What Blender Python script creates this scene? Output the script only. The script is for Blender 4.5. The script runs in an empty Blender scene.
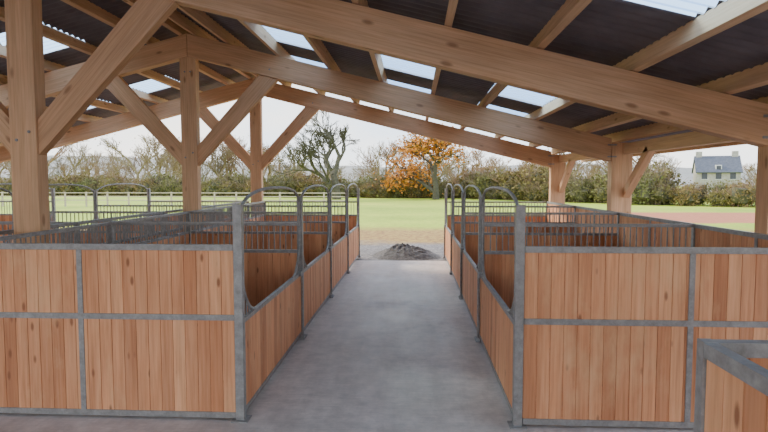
import bpy, math, random
import numpy as np
from mathutils import Vector, Matrix, noise
random.seed(7); np.random.seed(7)
scene=bpy.context.scene
COL=scene.collection

# ---------------------------------------------------------------- materials
def new_mat(name):
    m=bpy.data.materials.new(name); m.use_nodes=True
    nt=m.node_tree
    b=nt.nodes.get('Principled BSDF')
    return m,nt,b
def N(nt,t,**kw):
    n=nt.nodes.new(t)
    for k,v in kw.items(): setattr(n,k,v)
    return n
def ramp(nt,stops):
    r=N(nt,'ShaderNodeValToRGB'); e=r.color_ramp.elements
    while len(e)<len(stops): e.new(0.5)
    for i,(p,c) in enumerate(stops):
        e[i].position=p; e[i].color=(c[0],c[1],c[2],1)
    return r
def mix(nt,a,b,f,mode='MIX'):
    m=N(nt,'ShaderNodeMix',data_type='RGBA',blend_type=mode)
    L=nt.links
    for sock,val in ((m.inputs[0],f),(m.inputs[6],a),(m.inputs[7],b)):
        if hasattr(val,'is_linked') or hasattr(val,'links'): L.new(val,sock)
        elif isinstance(val,(int,float)): sock.default_value=val
        else: sock.default_value=(val[0],val[1],val[2],1)
    return m.outputs[2]
def noise_n(nt,vec,scale,detail=4,rough=.55):
    n=N(nt,'ShaderNodeTexNoise'); n.inputs['Scale'].default_value=scale
    n.inputs['Detail'].default_value=detail; n.inputs['Roughness'].default_value=rough
    if vec is not None: nt.links.new(vec,n.inputs['Vector'])
    return n
def mapping(nt,vec,scale):
    m=N(nt,'ShaderNodeMapping'); m.inputs['Scale'].default_value=scale
    nt.links.new(vec,m.inputs['Vector']); return m.outputs[0]
def bump(nt,b,h,strength=.3,dist=.01):
    bp=N(nt,'ShaderNodeBump'); bp.inputs['Strength'].default_value=strength; bp.inputs['Distance'].default_value=dist
    nt.links.new(h,bp.inputs['Height']); nt.links.new(bp.outputs[0],b.inputs['Normal'])

def wood_mat(name,c_dark,c_mid,c_light,knot,stain=None,rough=.7,knotscale=1.0,glue=False,vary=1.0):
    m,nt,b=new_mat(name); L=nt.links
    at=N(nt,'ShaderNodeAttribute',attribute_name='lc'); v=at.outputs['Vector']
    rnd=N(nt,'ShaderNodeAttribute',attribute_name='rnd')
    g=noise_n(nt,mapping(nt,v,(38,38,1.6)),1.0,5,.6)
    r=ramp(nt,[(.25,c_dark),(.5,c_mid),(.78,c_light)]); L.new(g.outputs[0],r.inputs[0])
    g2=noise_n(nt,mapping(nt,v,(6,6,.8)),1.0,3,.5)
    r2=ramp(nt,[(.3,(.86,.83,.81)),(.7,(1.08,1.06,1.04))]); L.new(g2.outputs[0],r2.inputs[0])
    c=mix(nt,r.outputs[0],r2.outputs[0],1.0,'MULTIPLY')
    r3=ramp(nt,[(0,(.76,.65,.58)),(.3,(.95,.91,.89)),(.7,(1.04,1.03,1.02)),(1,(1.12,1.18,1.2))]); L.new(rnd.outputs['Fac'],r3.inputs[0])
    c=mix(nt,c,r3.outputs[0],vary,'MULTIPLY')
    vo=N(nt,'ShaderNodeTexVoronoi'); vo.inputs['Scale'].default_value=1.0
    L.new(mapping(nt,v,(7*knotscale,7*knotscale,2.6*knotscale)),vo.inputs['Vector'])
    kr=ramp(nt,[(.07,(.9,.9,.9)),(.15,(0,0,0))]); L.new(vo.outputs['Distance'],kr.inputs[0])
    c=mix(nt,c,knot,kr.outputs[0])
    if glue:
        wv=N(nt,'ShaderNodeTexWave',wave_type='BANDS',bands_direction='Y'); wv.inputs['Scale'].default_value=7.0
        L.new(v,wv.inputs['Vector'])
        wr=ramp(nt,[(.0,(.86,.82,.8)),(.08,(1,1,1))]); L.new(wv.outputs[0],wr.inputs[0])
        c=mix(nt,c,wr.outputs[0],.8,'MULTIPLY')
    if stain:
        tc=N(nt,'ShaderNodeTexCoord')
        s=noise_n(nt,mapping(nt,tc.outputs['Object'],(2.5,2.5,1.0)),1.2,5,.65)
        sr=ramp(nt,[(.54,(0,0,0)),(.74,(.55,.55,.55))]); L.new(s.outputs[0],sr.inputs[0])
        c=mix(nt,c,stain,sr.outputs[0])
    L.new(c,b.inputs['Base Color']); b.inputs['Roughness'].default_value=rough
    bump(nt,b,g.outputs[0],.2,.004)
    return m
M_board=wood_mat('larch_boards',(.56,.24,.11),(.74,.36,.18),(.84,.47,.265),(.28,.10,.04),stain=(.80,.50,.27))
M_beam=wood_mat('glulam_timber',(.60,.345,.18),(.72,.45,.255),(.81,.545,.33),(.38,.19,.09),knotscale=.6,glue=True,vary=.4)
M_purlin=wood_mat('purlin_timber',(.62,.40,.22),(.75,.51,.30),(.83,.59,.37),(.40,.21,.1),knotscale=.6,vary=.4)

def steel_mat():
    m,nt,b=new_mat('galvanised_steel'); L=nt.links
    tc=N(nt,'ShaderNodeTexCoord')
    n=noise_n(nt,tc.outputs['Object'],14,5,.7)
    r=ramp(nt,[(.3,(.21,.205,.195)),(.55,(.31,.305,.295)),(.8,(.43,.425,.41))]); L.new(n.outputs[0],r.inputs[0])
    L.new(r.outputs[0],b.inputs['Base Color']); b.inputs['Metallic'].default_value=.2; b.inputs['Roughness'].default_value=.5
    return m
M_steel=steel_mat()

def concrete_mat():
    m,nt,b=new_mat('brushed_concrete'); L=nt.links
    tc=N(nt,'ShaderNodeTexCoord'); v=tc.outputs['Object']
    n1=noise_n(nt,v,.9,7,.66); n2=noise_n(nt,v,5,7,.75); n3=noise_n(nt,mapping(nt,v,(3,60,1)),1,3,.6)
    n4=noise_n(nt,mapping(nt,v,(2.2,.35,1)),1.3,5,.6)
    r=ramp(nt,[(.32,(.51,.45,.405)),(.5,(.62,.555,.505)),(.68,(.71,.645,.59))]); L.new(n1.outputs[0],r.inputs[0])
    r2=ramp(nt,[(.35,(.82,.82,.82)),(.65,(1.12,1.12,1.12))]); L.new(n2.outputs[0],r2.inputs[0])
    r3=ramp(nt,[(.3,(.90,.90,.90)),(.7,(1.07,1.07,1.07))]); L.new(n3.outputs[0],r3.inputs[0])
    r4=ramp(nt,[(.35,(.88,.87,.86)),(.6,(1.06,1.06,1.06))]); L.new(n4.outputs[0],r4.inputs[0])
    c=mix(nt,r.outputs[0],r2.outputs[0],1,'MULTIPLY'); c=mix(nt,c,r3.outputs[0],1,'MULTIPLY'); c=mix(nt,c,r4.outputs[0],1,'MULTIPLY')
    L.new(c,b.inputs['Base Color'])
    rr=ramp(nt,[(.35,(.5,.5,.5)),(.65,(.75,.75,.75))]); L.new(n1.outputs[0],rr.inputs[0]); L.new(rr.outputs[0],b.inputs['Roughness'])
    bump(nt,b,n3.outputs[0],.3,.005); return m
M_conc=concrete_mat()

def roof_mat():
    m,nt,b=new_mat('dark_corrugated_sheet'); L=nt.links
    tc=N(nt,'ShaderNodeTexCoord'); n=noise_n(nt,tc.outputs['Object'],2.5,4)
    r=ramp(nt,[(.3,(.125,.105,.115)),(.7,(.185,.16,.172))]); L.new(n.outputs[0],r.inputs[0])
    L.new(r.outputs[0],b.inputs['Base Color']); b.inputs['Roughness'].default_value=.6
    return m
M_roof=roof_mat()
def skylight_mat():
    m,nt,b=new_mat('translucent_skylight'); L=nt.links
    nt.nodes.remove(b); out=nt.nodes['Material Output']
    t=N(nt,'ShaderNodeBsdfTransparent'); t.inputs[0].default_value=(.48,.76,1,1)
    tr=N(nt,'ShaderNodeBsdfTranslucent'); tr.inputs[0].default_value=(.70,.86,1,1)
    ms=N(nt,'ShaderNodeMixShader'); ms.inputs[0].default_value=.4
    L.new(t.outputs[0],ms.inputs[1]); L.new(tr.outputs[0],ms.inputs[2]); L.new(ms.outputs[0],out.inputs[0]); return m
M_sky=skylight_mat()

def ground_mat():
    m,nt,b=new_mat('field_ground'); L=nt.links
    tc=N(nt,'ShaderNodeTexCoord'); v=tc.outputs['Object']
    sp=N(nt,'ShaderNodeSeparateXYZ'); L.new(v,sp.inputs[0])
    nb=noise_n(nt,v,.35,5,.6)
    def math_(op,a,bv):
        n=N(nt,'ShaderNodeMath',operation=op)
        for i,x in enumerate((a,bv)):
            if isinstance(x,(int,float)): n.inputs[i].default_value=x
            else: L.new(x,n.inputs[i])
        return n.outputs[0]
    def band(src,e,w):
        mr=N(nt,'ShaderNodeMapRange'); mr.inputs['From Min'].default_value=e-w; mr.inputs['From Max'].default_value=e+w
        L.new(src,mr.inputs['Value']); return mr.outputs[0]
    yy=math_('ADD',sp.outputs[1],math_('MULTIPLY',math_('SUBTRACT',nb.outputs[0],.5),4))
    g1=noise_n(nt,v,.12,6,.6); g2=noise_n(nt,v,3.5,4,.7)
    gr=ramp(nt,[(.3,(.23,.34,.015)),(.5,(.34,.44,.025)),(.7,(.47,.51,.05))]); L.new(g1.outputs[0],gr.inputs[0])
    g2r=ramp(nt,[(.3,(.75,.75,.7)),(.7,(1.15,1.15,1.1))]); L.new(g2.outputs[0],g2r.inputs[0])
    grass=mix(nt,gr.outputs[0],g2r.outputs[0],1,'MULTIPLY')
    gv=noise_n(nt,v,11,5,.8)
    gvr=ramp(nt,[(.38,(.07,.06,.055)),(.5,(.19,.17,.155)),(.62,(.33,.30,.27))]); L.new(gv.outputs[0],gvr.inputs[0])
    oc=noise_n(nt,v,4,5,.75)
    ocr=ramp(nt,[(.38,(.18,.09,.025)),(.5,(.33,.19,.045)),(.62,(.42,.29,.07))]); L.new(oc.outputs[0],ocr.inputs[0])
    tr=ramp(nt,[(.35,(.36,.115,.045)),(.65,(.48,.18,.08))]); L.new(oc.outputs[0],tr.inputs[0])
    c=mix(nt,gvr.outputs[0],ocr.outputs[0],band(yy,21.2,.8))
    c=mix(nt,c,grass,band(yy,27.8,1.2))
    t1=band(yy,32,.6); t2=band(yy,43,.8); t3=band(math_('ADD',sp.outputs[0],math_('MULTIPLY',sp.outputs[1],-.12)),4.5,3)
    tm=math_('MULTIPLY',math_('MULTIPLY',t1,math_('SUBTRACT',1.0,t2)),t3)
    c=mix(nt,c,tr.outputs[0],tm)
    L.new(c,b.inputs['Base Color']); b.inputs['Roughness'].default_value=.95
    bump(nt,b,gv.outputs[0],.5,.03); return m
M_ground=ground_mat()

def simple(name,c1,c2,scale=5,rough=.9,rand=False):
    m,nt,b=new_mat(name); L=nt.links
    tc=N(nt,'ShaderNodeTexCoord'); n=noise_n(nt,tc.outputs['Object'],scale,4,.65)
    r=ramp(nt,[(.32,c1),(.68,c2)]); L.new(n.outputs[0],r.inputs[0]); c=r.outputs[0]
    if rand:
        oi=N(nt,'ShaderNodeObjectInfo')
        rr=ramp(nt,[(0,(.75,.8,.7)),(.35,(1.2,.95,.75)),(.7,(.85,1.0,.7)),(1,(1.3,1.1,.9))]); L.new(oi.outputs['Random'],rr.inputs[0])
        c=mix(nt,c,rr.outputs[0],1,'MULTIPLY')
    L.new(c,b.inputs['Base Color']); b.inputs['Roughness'].default_value=rough; return m
M_bark=simple('grey_bark',(.05,.047,.028),(.11,.10,.06),3)
M_haze=simple('winter_twigs',(.20,.15,.11),(.33,.26,.19),2,rand=True)
M_orange=simple('autumn_leaves',(.46,.16,.02),(.70,.31,.05),1.5)
M_hedge=simple('hedge_leaves',(.11,.11,.035),(.24,.21,.08),1.2,rand=True)
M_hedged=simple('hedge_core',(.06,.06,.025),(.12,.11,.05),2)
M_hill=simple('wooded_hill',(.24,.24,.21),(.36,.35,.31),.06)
M_slate=simple('slate_roof',(.08,.09,.11),(.13,.14,.17),3)
M_stone=simple('stone_wall',(.34,.31,.27),(.50,.47,.42),2)
M_white=simple('white_paint',(.6,.6,.58),(.7,.7,.68),3)
M_fence=simple('weathered_rail',(.42,.34,.24),(.58,.49,.37),3)
M_glass=simple('dark_glass',(.03,.035,.045),(.06,.065,.08),3,.2)
M_pile=simple('dark_gravel',(.05,.045,.04),(.17,.155,.14),12)
M_straw=simple('stall_bedding',(.34,.25,.14),(.56,.43,.25),9)

# ---------------------------------------------------------------- mesh builder
class MB:
    def __init__(s): s.v=[];s.f=[];s.lc=[];s.rn=[];s.mi=[]
    def box(s,p0,p1,w,h,up=(0,0,1),mi=0):
        p0=Vector(p0);p1=Vector(p1);d=(p1-p0);L=d.length;d.normalize()
        up=Vector(up)
        if abs(d.dot(up))>.99: up=Vector((1,0,0)) if abs(d.x)<.9 else Vector((0,1,0))
        sd=d.cross(up).normalized();u=sd.cross(d)
        o=(random.random()*50,random.random()*50,random.random()*50);r=random.random();b=len(s.v)
        for z in (0,L):
            for a,c in ((-1,-1),(1,-1),(1,1),(-1,1)):
                s.v.append(p0+d*z+sd*(a*w/2)+u*(c*h/2)); s.lc.append((o[0]+a*w/2,o[1]+c*h/2,o[2]+z)); s.rn.append(r)
        for q in ((0,3,2,1),(4,5,6,7),(0,1,5,4),(1,2,6,5),(2,3,7,6),(3,0,4,7)):
            s.f.append(tuple(b+i for i in q)); s.mi.append(mi)
    def prism(s,poly,y0,y1,dirx,mi=0):
        o=(random.random()*50,random.random()*50,random.random()*50);r=random.random();b=len(s.v);n=len(poly)
        dx,dz=dirx;l=math.hypot(dx,dz);dx/=l;dz/=l
        for y in (y0,y1):
            for (x,z) in poly:
                s.v.append(Vector((x,y,z))); s.lc.append((o[0]+y,o[1]+(-x*dz+z*dx),o[2]+x*dx+z*dz)); s.rn.append(r)
        s.f.append(tuple(b+i for i in range(n)));s.mi.append(mi)
        s.f.append(tuple(b+n+i for i in reversed(range(n))));s.mi.append(mi)
        for i in range(n):
            j=(i+1)%n; s.f.append((b+j,b+i,b+n+i,b+n+j)); s.mi.append(mi)
    def tube(s,pts,r,n=8,mi=0,cap=True):
        pts=[Vector(p) for p in pts];b=len(s.v);m=len(pts);rr=r if isinstance(r,(list,tuple)) else [r]*m
        ref=None
        for i,p in enumerate(pts):
            d=(pts[min(i+1,m-1)]-pts[max(i-1,0)]).normalized()
            if ref is None: ref=Vector((0,0,1)) if abs(d.z)<.9 else Vector((1,0,0))
            a=d.cross(ref).normalized(); c=a.cross(d).normalized(); ref=c
            for k in range(n):
                t=2*math.pi*k/n; s.v.append(p+(a*math.cos(t)+c*math.sin(t))*rr[i]); s.lc.append((math.cos(t)*rr[i],math.sin(t)*rr[i],i)); s.rn.append(.5)
        for i in range(m-1):
            for k in range(n):
                k2=(k+1)%n; s.f.append((b+i*n+k,b+i*n+k2,b+(i+1)*n+k2,b+(i+1)*n+k)); s.mi.append(mi)
        if cap:
            s.f.append(tuple(b+k for k in reversed(range(n))));s.mi.append(mi)
            s.f.append(tuple(b+(m-1)*n+k for k in range(n)));s.mi.append(mi)
    def obj(s,name,mats,parent=None,smooth=False,bevel=0):
        me=bpy.data.meshes.new(name); me.from_pydata([tuple(v) for v in s.v],[],s.f)
        for m in mats: me.materials.append(m)
        me.polygons.foreach_set('material_index',s.mi)
        a=me.attributes.new('lc','FLOAT_VECTOR','POINT'); a.data.foreach_set('vector',[c for t in s.lc for c in t])
        a=me.attributes.new('rnd','FLOAT','POINT'); a.data.foreach_set('value',s.rn)
        if smooth: me.polygons.foreach_set('use_smooth',[True]*len(me.polygons))
        me.update()
        o=bpy.data.objects.new(name,me); COL.objects.link(o)
        if parent: o.parent=parent
        if bevel:
            md=o.modifiers.new('bevel','BEVEL'); md.width=bevel; md.segments=2; md.limit_method='ANGLE'
        return o
def empty(name,loc=(0,0,0)):
    e=bpy.data.objects.new(name,None); e.location=loc; COL.objects.link(e); return e

# ---------------------------------------------------------------- layout
XC=-4.76; SL=.252; ZB0=4.92; DEP=.47
XR=4.06; PWID=.42; FR=[-3.2,1.8,6.75,11.85,16.9]
def zb(x): return ZB0-SL*abs(x-XC)
def ztop(x): return zb(x)+DEP

mb=MB(); mb.box((-4.7,-7,-.075),(-4.7,16.1,-.075),19.6,.15); mb.obj('floor',[M_conc])
def grid_obj(name,x0,x1,y0,y1,nx,ny,fz,mat):
    xs=np.linspace(x0,x1,nx);ys=np.linspace(y0,y1,ny)
    v=[(x,y,fz(x,y)) for y in ys for x in xs]
    f=[(j*nx+i,j*nx+i+1,(j+1)*nx+i+1,(j+1)*nx+i) for j in range(ny-1) for i in range(nx-1)]
    me=bpy.data.meshes.new(name);me.from_pydata(v,[],f);me.materials.append(mat)
    me.polygons.foreach_set('use_smooth',[True]*len(f));o=bpy.data.objects.new(name,me);COL.objects.link(o);return o
grid_obj('grass_field',-260,260,-60,400,80,80,lambda x,y:-.05,M_ground)
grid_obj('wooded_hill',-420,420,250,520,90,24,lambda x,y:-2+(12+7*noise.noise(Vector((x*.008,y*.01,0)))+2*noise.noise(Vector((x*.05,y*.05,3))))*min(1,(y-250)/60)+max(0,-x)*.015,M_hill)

# ---- portal frames
for fy in FR:
    e=empty('timber_portal_frame',(0,0,0))
    t=.2; mb=MB()
    for sgn in (1,-1):
        xe=XC+sgn*(XR-XC-.003)
        poly=[(XC+sgn*.003,zb(XC)),(xe,zb(xe)),(xe,ztop(xe)),(XC+sgn*.003,ztop(XC))]
        if sgn<0: poly=poly[::-1]
        mb.prism(poly,fy-t/2,fy+t/2,(sgn,-SL))
    mb.obj('rafters',[M_beam],e,bevel=.008)
    mb=MB()
    mb.prism([(XC-.17,0),(XC+.17,0),(XC+.17,zb(XC+.17)),(XC,zb(XC)-.002),(XC-.17,zb(XC-.17))],fy-t/2,fy+t/2,(0,1))
    for sgn in (1,-1):
        xo=XC+sgn*(XR-XC); x1=xo+sgn*PWID
        poly=[(min(xo,x1),0),(max(xo,x1),0),(max(xo,x1),ztop(x1)+.02),(min(xo,x1),ztop(x1)+.02)]
        mb.prism(poly,fy-t/2-.02,fy+t/2+.02,(0,1))
    mb.obj('posts',[M_beam],e,bevel=.008)
    mb=MB()
    for sgn in (1,-1):
        def P(dx,z): return (XC+sgn*dx,z)
        a=P(.17,2.62);b=P(.17,3.05)
        x2=1.92; x1b=1.52
        c=P(x1b,zb(XC+x1b)-.003);d=P(x2,zb(XC+x2)-.003)
        poly=[a,d,c,b]
        if sgn<0: poly=poly[::-1]
        mb.prism(poly,fy-.07,fy+.07,(sgn*1.6,1.8))
    for xo in (4.36,2*XC-4.36):
        mb.box((xo,fy-.1,2.02),(xo,fy-1.28,2.90),.14,.16,up=(0,0,1))
    mb.obj('braces',[M_beam],e,bevel=.006)
    mb=MB()
    for xo in (XR,2*XC-XR):
        for dz in (.10,.34):
            mb.box((xo-.09,fy-.125,zb(XR)+dz),(xo+.09,fy-.125,zb(XR)+dz),.008,.03)
    for (bx,bz) in ((XC-.08,2.8),(XC+.08,2.9),(XC-.06,4.6),(XC+.06,4.6),(XC+1.75,zb(XC+1.75)+.15),(XC-1.75,zb(XC-1.75)+.15)):
        mb.tube([(bx,fy-.112,bz),(bx,fy-.098,bz)],.018,8)
    mb.obj('steel_plates',[M_steel],e)

# ---- purlins
PX=[4.3,3.6,2.55,1.47,.4,-.68,-1.76,-2.84,-3.92,-4.62]
mb=MB(); Y0,Y1=-3.9,17.75
for x in PX:
    for xx in (x,2*XC-x):
        s=1 if xx>XC else -1
        up=Vector((s*SL,0,1)).normalized()
        p=Vector((xx,0,ztop(xx)+.012))+up*.11
        mb.box((p.x,Y0,p.z),(p.x,Y1,p.z),.09,.21,up=up)
for xx in (4.36,2*XC-4.36):
    ys=[Y0]+FR+[Y1]
    for a,b in zip(ys[:-1],ys[1:]): mb.box((xx,a+.122,2.95),(xx,b-.122,2.95),.14,.22)
for s in (1,-1):
    x=XC+s*(5.25-XC); mb.box((x,Y0,ztop(x)+.12),(x,Y1,ztop(x)+.12),.09,.21)
mb.obj('roof_purlins',[M_purlin],None,bevel=.004)

# ---- corrugated roof + skylights
SKY=[(-.2,1.2),(4.0,5.3),(9.9,11.3),(12.6,13.6),(15.0,16.2)]
edges=[5.45]+PX[1:-1]+[XC+.0]
skycols=[(2.55,1.47),(.4,-.68),(-1.76,-2.84)]
def in_sky(y): return any(a<=y<=b for a,b in SKY)
def zr(x,y,off=0): return ztop(x)+.24+.025*math.sin(2*math.pi*y/.18)+off
def sheet_mesh(name,mat,want):
    v=[];f=[];per=.18;dy=per/8;ny=int((Y1+.1-Y0+.1)/dy)
    ys=[Y0-.1+i*dy for i in range(ny+1)]
    for s in (1,-1):
        for i in range(len(edges)-1):
            a,b=edges[i],edges[i+1]
            issk=(a,b) in skycols
            ax,bx=(a,b) if s>0 else (2*XC-a,2*XC-b)
            for k in range(ny):
                sk=issk and in_sky(ys[k])
                if sk!=want: continue
                n=len(v)
                for x,y in ((ax,ys[k]),(bx,ys[k]),(bx,ys[k+1]),(ax,ys[k+1])): v.append((x,y,zr(x,y)))
                f.append((n,n+1,n+2,n+3) if s>0 else (n,n+3,n+2,n+1))
    me=bpy.data.meshes.new(name);me.from_pydata(v,[],f);me.materials.append(mat);
    import bmesh
    bm=bmesh.new();bm.from_mesh(me);bmesh.ops.remove_doubles(bm,verts=bm.verts,dist=.0005)
    for q in bm.faces:q.smooth=True
    bm.to_mesh(me);bm.free()
    o=bpy.data.objects.new(name,me);COL.objects.link(o);return o
sheet_mesh('corrugated_roof',M_roof,False)
sheet_mesh('roof_skylights',M_sky,True)

# ---------------------------------------------------------------- stalls
HT=1.67
def boards(mb,axis,c,a0,a1,z0,z1,bw=.122,th=.03):
    if a1<a0:a0,a1=a1,a0
    n=max(1,round((a1-a0)/bw));w=(a1-a0)/n
    for i in range(n):
        p=a0+(i+.5)*w
        j=random.uniform(-.0015,.0015)
        if axis=='x': mb.box((p,c+j,z0),(p,c+j,z1),w-.006,th,up=(0,1,0))
        else: mb.box((c+j,p,z0),(c+j,p,z1),th,w-.006,up=(0,1,0))
    if axis=='x': mb.box((a0,c,(z0+z1)/2),(a1,c,(z0+z1)/2),th*.4,z1-z0)
    else: mb.box((c,a0,(z0+z1)/2),(c,a1,(z0+z1)/2),th*.4,z1-z0)
def pt(axis,c,a,z): return (a,c,z) if axis=='x' else (c,a,z)
def rail(mb,axis,c,a0,a1,z,h=.055,w=.05): mb.box(pt(axis,c,a0,z),pt(axis,c,a1,z),w,h)
def vstrip(mb,axis,c,a,z0,z1,w=.05,t=.052):
    if axis=='x': mb.box(pt(axis,c,a,z0),pt(axis,c,a,z1),w,t,up=(0,1,0))
    else: mb.box(pt(axis,c,a,z0),pt(axis,c,a,z1),t,w,up=(0,1,0))
def bars(mb,axis,c,a0,a1,z0,z1,sp=.085,r=.009):
    if a1<a0:a0,a1=a1,a0
    n=max(1,round((a1-a0)/sp))
    for i in range(1,n):
        a=a0+(a1-a0)*i/n; mb.tube([pt(axis,c,a,z0),pt(axis,c,a,z1)],r,6,cap=False)
def wall_solid(w,s,axis,c,a0,a1,strips=()):
    boards(w,axis,c,a0,a1,.07,.975); boards(w,axis,c,a0,a1,1.025,HT-.03)
    for z in (.05,1.0,HT): rail(s,axis,c,a0,a1,z)
    for a in strips: vstrip(s,axis,c,a,.075,HT-.03)
def wall_bars(w,s,axis,c,a0,a1,zb_=1.27):
    boards(w,axis,c,a0,a1,.07,zb_-.025)
    for z in (.05,zb_,HT): rail(s,axis,c,a0,a1,z,h=.045)
    bars(s,axis,c,a0,a1,zb_+.02,HT-.02)
def stall(xf,xb,y0,y1,first=False,last=False,backsolid=False,near_wood=False):
    e=empty('horse_stall'); w=MB();s=MB()
    sg=1 if xb>xf else -1
    ph=HT+.03 if near_wood else 2.08; pw=.05 if near_wood else .08
    for y in ([y0,y1] if last else [y0]):
        s.box((xf,y,0),(xf,y,ph),pw,pw,up=(0,1,0))
        s.box((xf,y,0),(xf,y,.012),.16,.16,up=(0,1,0))
        s.box((xb,y,0),(xb,y,HT+.02),.07,.07,up=(0,1,0))
    ya,yb=y0+.047,y1-.047
    if near_wood:
        wall_solid(w,s,'y',xf,ya,yb+.02,(y0+1.5,))
    else:
        boards(w,'y',xf,ya,yb,.09,.925)
        rail(s,'y',xf,ya,yb,.07,w=.045,h=.045); rail(s,'y',xf,ya,yb,.95,w=.045,h=.045)
        L=y1-y0
        for a in (y1-.12,):
            s.tube([(xf-sg*.05,a,.0),(xf-sg*.05,a,1.0)],.014,8)
            s.box((xf-sg*.05,a-.05,.03),(xf-sg*.05,a+.05,.03),.06,.06)
            s.box((xf-sg*.03,a-.09,.97),(xf-sg*.03,a+.06,.97),.05,.07)
        for (ys,dr) in ((ya,1),(yb,-1)):
            R=.5; H=HT-.06-.97; pts=[]
            for i in range(11):
                t=i/10*math.pi/2
                pts.append((xf,ys+dr*R*(1-math.cos(t)),.97+H*(1-math.sin(t))))
            s.tube(pts,.017,8)
            k=.085
            while k<R-.05:
                t=math.acos(1-k/R); z=.97+H*(1-math.sin(t))
                if z>1.0: s.tube([(xf,ys+dr*k,.97),(xf,ys+dr*k,z)],.009,6,cap=False)
                k+=.085
            s.tube([(xf,ys+dr*.02,HT-.05),(xf,ys+dr*.02,2.0)],.014,6)
        pts=[]
        for i in range(33):
            a=math.pi*i/32
            ct=-math.cos(a); st=math.sin(a)
            pts.append((xf,(y0+y1)/2+math.copysign(abs(ct)**.8,ct)*(L/2-.06),1.94+.28*st**.75))
        s.tube(pts,.018,8)
    xa,xbb=xf+sg*.047,xb-sg*.037
    if near_wood: xa=xf+sg*.026
    if first: wall_solid(w,s,'x',y0,xa,xbb,(xf+sg*1.55,))
    else: wall_bars(w,s,'x',y0,xa,xbb)
    if last:
        if near_wood: wall_solid(w,s,'x',y1,xa,xbb,(xf+sg*1.55,))
        else: wall_bars(w,s,'x',y1,xa,xbb)
    if backsolid: wall_solid(w,s,'y',xb,y0+.037,y1-.037,(y0+1.45,))
    else: wall_bars(w,s,'y',xb,y0+.037,y1-.037)
    w.obj('wood_boards',[M_board],e); s.obj('steel_frame',[M_steel],e)
    b=MB(); b.box(((xa+xbb)/2,y0+.06,.012),((xa+xbb)/2,y1-.06,.012),abs(xa-xbb)-.06,.02)
    b.obj('bedding',[M_straw],e)
YS=5.2; LB=2.9
XL,XRR=-1.65,.985
for i in range(4):
    y0=YS+i*LB
    stall(XRR,3.98,y0,y0+LB,i==0,i==3,backsolid=True)
    stall(XL,-4.50,y0,y0+LB,i==0,i==3)
    stall(-8.1,-5.02,y0,y0+LB,i==0,i==3)
stall(1.11,3.98,-.7,2.14,False,True,True,near_wood=True)
stall(-11.0,-13.7,13.0,16.6,True,True)

# ---------------------------------------------------------------- gravel pile
def pile(name,loc,rx,ry,h,mat):
    v=[];f=[];n=60;m=26
    for j in range(m+1):
        r=j/m
        for i in range(n):
            a=2*math.pi*i/n; x=math.cos(a)*r;y=math.sin(a)*r
            z=h*max(0,1-r*r)**1.3*(1+.5*noise.noise(Vector((x*2.3,y*2.3,1))))+.09*noise.noise(Vector((x*9,y*9,4)))*(1-r)+.05*noise.noise(Vector((x*25,y*25,4)))*(1-r)
            v.append((x*rx*(1+.2*noise.noise(Vector((math.cos(a)*1.5,math.sin(a)*1.5,7)))),y*ry,z-.03))
    for j in range(m):
        for i in range(n):
            i2=(i+1)%n; f.append((j*n+i,(j+1)*n+i,(j+1)*n+i2,j*n+i2))
    me=bpy.data.meshes.new(name);me.from_pydata(v,[],f);me.materials.append(mat);o=bpy.data.objects.new(name,me);o.location=loc;COL.objects.link(o)
pile('gravel_pile',(-.2,17.4,-.02),1.08,1.0,.36,M_pile)

# ---------------------------------------------------------------- trees
def grow(mb,p,d,L,r,depth,tips,spread=.55,sides=4,rng=random,minr=0):
    n=3; pts=[p];rs=[max(minr,r)];q=p.copy();dd=d.copy()
    for i in range(n):
        dd=(dd+Vector((rng.uniform(-1,1),rng.uniform(-1,1),rng.uniform(-.5,.8)))*.16).normalized()
        q=q+dd*(L/n); pts.append(q.copy()); rs.append(max(minr,r*(1-.35*(i+1)/n)))
    mb.tube(pts,rs,sides if depth>2 else 3,cap=False)
    if depth==0: tips.append(q); return
    if depth<=2: tips.append(pts[2])
    k=3 if depth>1 else 4
    for i in range(k):
        ang=rng.uniform(0,2*math.pi); base=pts[-1] if i<2 else pts[rng.choice((1,2))]
        side=dd.orthogonal().normalized(); side.rotate(Matrix.Rotation(ang,3,dd))
        s=spread*rng.uniform(.6,1.4)
        nd=(dd*math.cos(s)+side*math.sin(s)+Vector((0,0,.08))).normalized()
        grow(mb,base,nd,L*rng.uniform(.66,.84),r*.6,depth-1,tips,spread,sides,rng,minr)
def add_leaf(mb,t,s,rng,mi=1):
    a=Vector((rng.gauss(0,1),rng.gauss(0,1),rng.gauss(0,1))).normalized(); b=a.orthogonal().normalized()
    b.rotate(Matrix.Rotation(rng.uniform(0,6.28),3,a)); c=a.cross(b)
    n=len(mb.v)
    for u,w in ((-1,0),(0,-.6),(1,0),(0,.6)): mb.v.append(t+b*(u*s)+c*(w*s)); mb.lc.append((0,0,0)); mb.rn.append(.5)
    mb.f.append((n,n+1,n+2,n+3)); mb.mi.append(mi)
def tree_mesh(name,seed,H,depth,spread,mat,leaves=0,lmat=None,lsize=.16,rtrunk=.025,lspread=.6,minr=0,first=.27):
    rng=random.Random(seed); mb=MB(); tips=[]
    grow(mb,Vector((0,0,-.2)),Vector((0,0,1)),H*first,H*rtrunk,depth,tips,spread,6,rng,minr)
    mz=max(t.z for t in tips); sc=H/mz
    mb.v=[v*sc for v in mb.v]; tips=[t*sc for t in tips]
    for i in range(leaves):
        t=rng.choice(tips)+Vector((rng.gauss(0,1),rng.gauss(0,1),rng.gauss(0,1)))*lspread*.5
        add_leaf(mb,t,lsize*rng.uniform(.6,1.4),rng)
    return mb.obj(name,[mat]+([lmat] if lmat else []))
def place(o,x,y,s=1,rz=0,z=-.05,sx=1): o.location=(x,y,z); o.scale=(s*sx,s*sx,s); o.rotation_euler=(0,0,rz)
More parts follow.
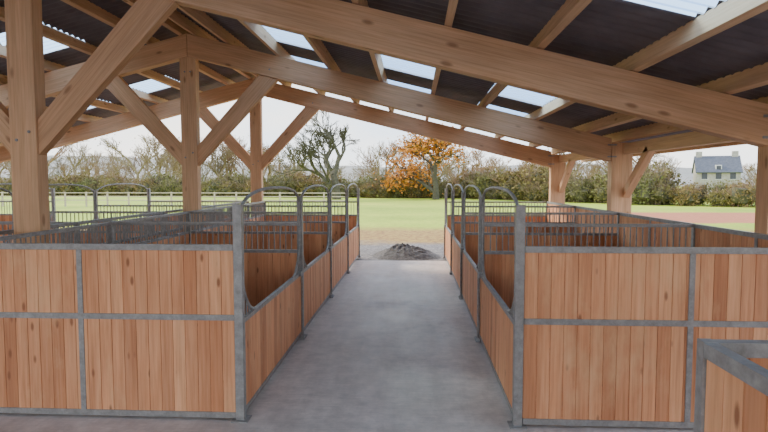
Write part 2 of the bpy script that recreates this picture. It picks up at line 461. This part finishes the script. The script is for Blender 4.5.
def wx(u,y):
    th=math.atan(29/560); t=math.atan((u-384)/560); return y*math.tan(t-th)
t=tree_mesh('bare_tree',3,12.0,6,.56,M_bark,rtrunk=.045,minr=.032); place(t,wx(337,71),71,sx=1.15)
t=tree_mesh('oak_tree',11,8.8,5,.62,M_bark,4200,M_orange,.16,.036,1.0,.04); place(t,wx(436,71),71,sx=1.3)
e=empty('woodland')
proto=[]
for k in range(5):
    o=tree_mesh('tree_%d'%k,20+k,9,5,.48,M_haze,[0,0,0,250,0][k],M_haze,.12,.024,1.2,.022); o.parent=e; proto.append(o)
rng=random.Random(5)
for i in range(130):
    u=-60+i*6.8+rng.uniform(-8,8); y=rng.uniform(98,130)
    x=wx(u,y); s=rng.uniform(.55,1.25)*(1.0 if u<640 else .75)*(1.15 if u<300 else .9)
    if 675<u<750: continue
    if 300<u<375: s*=.6
    if i<5: o=proto[i]
    else:
        o=bpy.data.objects.new('tree_%d'%i,proto[i%5].data); COL.objects.link(o); o.parent=e
    place(o,x,y,s,rng.uniform(0,6.28),sx=1.1)
def bush_mesh(name,seed,n=1100):
    rng=random.Random(seed); mb=MB()
    for i in range(22):
        a=rng.uniform(0,6.28);d=Vector((math.cos(a)*.5,math.sin(a)*.5,rng.uniform(.8,1.6))).normalized()
        grow(mb,Vector((rng.uniform(-1,1),rng.uniform(-.6,.6),-.1)),d,1.35,.04,2,[],.45,3,rng,.012)
    off=Vector((seed*3.1,0,0))
    for i in range(n):
        v=Vector((rng.gauss(0,1),rng.gauss(0,1),rng.gauss(0,1))).normalized()
        r=(1+.6*noise.noise(v*1.8+off))*rng.uniform(.7,1.15)
        p=Vector((v.x*1.9*r,v.y*1.5*r,1.3+v.z*1.4*r))
        if p.z<0: p.z=abs(p.z)*.5
        add_leaf(mb,p,rng.uniform(.08,.18),rng)
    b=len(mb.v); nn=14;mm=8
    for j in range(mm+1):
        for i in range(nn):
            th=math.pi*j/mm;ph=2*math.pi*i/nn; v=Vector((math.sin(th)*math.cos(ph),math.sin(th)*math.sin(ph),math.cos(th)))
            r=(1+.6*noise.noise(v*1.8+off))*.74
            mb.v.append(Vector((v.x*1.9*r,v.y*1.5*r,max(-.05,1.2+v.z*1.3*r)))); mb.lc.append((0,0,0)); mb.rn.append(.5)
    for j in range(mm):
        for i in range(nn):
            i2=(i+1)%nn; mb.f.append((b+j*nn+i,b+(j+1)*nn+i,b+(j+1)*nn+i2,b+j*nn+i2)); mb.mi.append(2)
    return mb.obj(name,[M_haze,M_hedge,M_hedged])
e=empty('hedgerow'); protos=[]
for k in range(5):
    o=bush_mesh('bush_%d'%k,k+1,[1300,700,1500,500,1100][k]); o.parent=e; protos.append(o)
path=[(-150,96),(-60,86),(-15,80),(8,76),(17,64),(25,55),(29,53),(46,50),(90,48)]
cnt=0
for (ax,ay),(bx,by) in zip(path[:-1],path[1:]):
    L=math.hypot(bx-ax,by-ay); n=int(L/2.0)
    for i in range(n):
        for row in range(2):
            t=(i+rng.random()*.6)/n; x=ax+(bx-ax)*t;y=ay+(by-ay)*t+row*2.2+rng.uniform(-.6,.6)
            if cnt<5: o=protos[cnt]
            else:
                o=bpy.data.objects.new('bush_%d'%cnt,protos[rng.randrange(5)].data);COL.objects.link(o);o.parent=e
            cnt+=1
            s=rng.uniform(.6,1.1)*(1 if row==0 else 1.3)
            if 8<x<25: s*=1.15
            if x>25: s*=.74
            place(o,x,y,s,rng.uniform(-.4,.4)+(3.14 if rng.random()<.5 else 0))

# ---------------------------------------------------------------- house
def house(x,y,rz):
    e=empty('stone_house',(x,y,0)); e.rotation_euler=(0,0,rz)
    w=MB(); W,D,Hh,R=6.2,5.4,3.9,2.4
    w.box((-W/2,0,Hh/2-.05),(W/2,0,Hh/2-.05),D,Hh)
    for sx in (-1,1):
        b=len(w.v)
        for px in (sx*W/2,sx*(W/2-.3)):
            for (yy,zz) in ((-D/2,Hh-.05),(D/2,Hh-.05),(0,Hh+R)):
                w.v.append(Vector((px,yy,zz))); w.lc.append((0,0,0)); w.rn.append(.5)
        for q in ((0,1,2),(5,4,3),(0,3,4,1),(1,4,5,2),(2,5,3,0)): w.f.append(tuple(b+i for i in q)); w.mi.append(0)
    for sx in (-1,1): w.box((sx*(W/2-.5),0,Hh+R-.8),(sx*(W/2-.5),0,Hh+R+.9),.9,.6,up=(0,1,0))
    w.obj('walls',[M_stone],e)
    r=MB()
    for s in (-1,1):
        a=Vector((0,s*(D/2+.4),Hh-.25));b=Vector((0,0,Hh+R+.12)); m=(a+b)/2; L=(b-a).length; nrm=Vector((0,s*R,D/2)).normalized()
        r.box(m+Vector((-W/2-.2,0,0)),m+Vector((W/2+.2,0,0)),L,.15,up=nrm)
    r.obj('roof',[M_slate],e)
    g=MB()
    for xx in (-2.0,0,2.0):
        for zz in (1.2,3.1):
            g.box((xx,-D/2-.03,zz-.5),(xx,-D/2-.03,zz+.5),.8,.06,up=(0,1,0),mi=0)
            g.box((xx,-D/2-.06,zz-.58),(xx,-D/2-.06,zz-.5),1.0,.1,up=(0,1,0),mi=1)
    for xx in (0,):
        g.box((xx,-D/2+.5,Hh+.0),(xx,-D/2+.5,Hh+1.0),.9,.8,up=(0,1,0),mi=1)
        g.box((xx,-D/2+.08,Hh+.25),(xx,-D/2+.08,Hh+.85),.6,.05,up=(0,1,0),mi=0)
    g.obj('windows',[M_glass,M_white],e)
house(wx(712,97),96,-.35)

# ---------------------------------------------------------------- paddock fence
mb=MB()
for i in range(24):
    x=-52+i*2.0; y=50; mb.box((x,y,-.1),(x,y,1.3),.12,.12,up=(0,1,0))
for z in (.55,.9,1.22): mb.box((-52,49.92,z),(-6,49.92,z),.03,.08)
mb.obj('paddock_fence',[M_fence])

# ---------------------------------------------------------------- sky / sun
w=bpy.data.worlds.new('World'); scene.world=w; w.use_nodes=True; nt=w.node_tree; L=nt.links
bg=nt.nodes['Background']; tc=N(nt,'ShaderNodeTexCoord')
sp=N(nt,'ShaderNodeSeparateXYZ'); L.new(tc.outputs['Generated'],sp.inputs[0])
r=ramp(nt,[(0,(.64,.60,.52)),(.02,(.90,.92,.94)),(.15,(.60,.78,.98)),(.45,(.30,.53,.98)),(1,(.26,.43,.84))]); L.new(sp.outputs[2],r.inputs[0])
cn=noise_n(nt,mapping(nt,tc.outputs['Generated'],(1.6,1.6,4.2)),1.4,7,.6)
cr=ramp(nt,[(.41,(0,0,0)),(.61,(1,1,1))]); L.new(cn.outputs[0],cr.inputs[0])
c=mix(nt,r.outputs[0],(1.0,.95,.88),cr.outputs[0])
L.new(c,bg.inputs[0]); bg.inputs[1].default_value=3.4
sd=bpy.data.lights.new('sun','SUN'); sd.energy=5.5; sd.angle=math.radians(10); sd.color=(1,.90,.74)
so=bpy.data.objects.new('sun',sd); COL.objects.link(so)
S=Vector((-.74,.44,.52)).normalized(); so.rotation_euler=S.to_track_quat('Z','Y').to_euler(); so.location=(-20,20,20)

# ---------------------------------------------------------------- camera
cd=bpy.data.cameras.new('camera'); cam=bpy.data.objects.new('camera',cd); COL.objects.link(cam)
cd.sensor_width=36; cd.lens=36*560/768; cd.clip_end=2000
th=math.atan(29/560); ph=math.atan(35/560)
cam.location=(0,0,2.3); cam.rotation_euler=(math.pi/2-ph,0,th)
scene.camera=cam
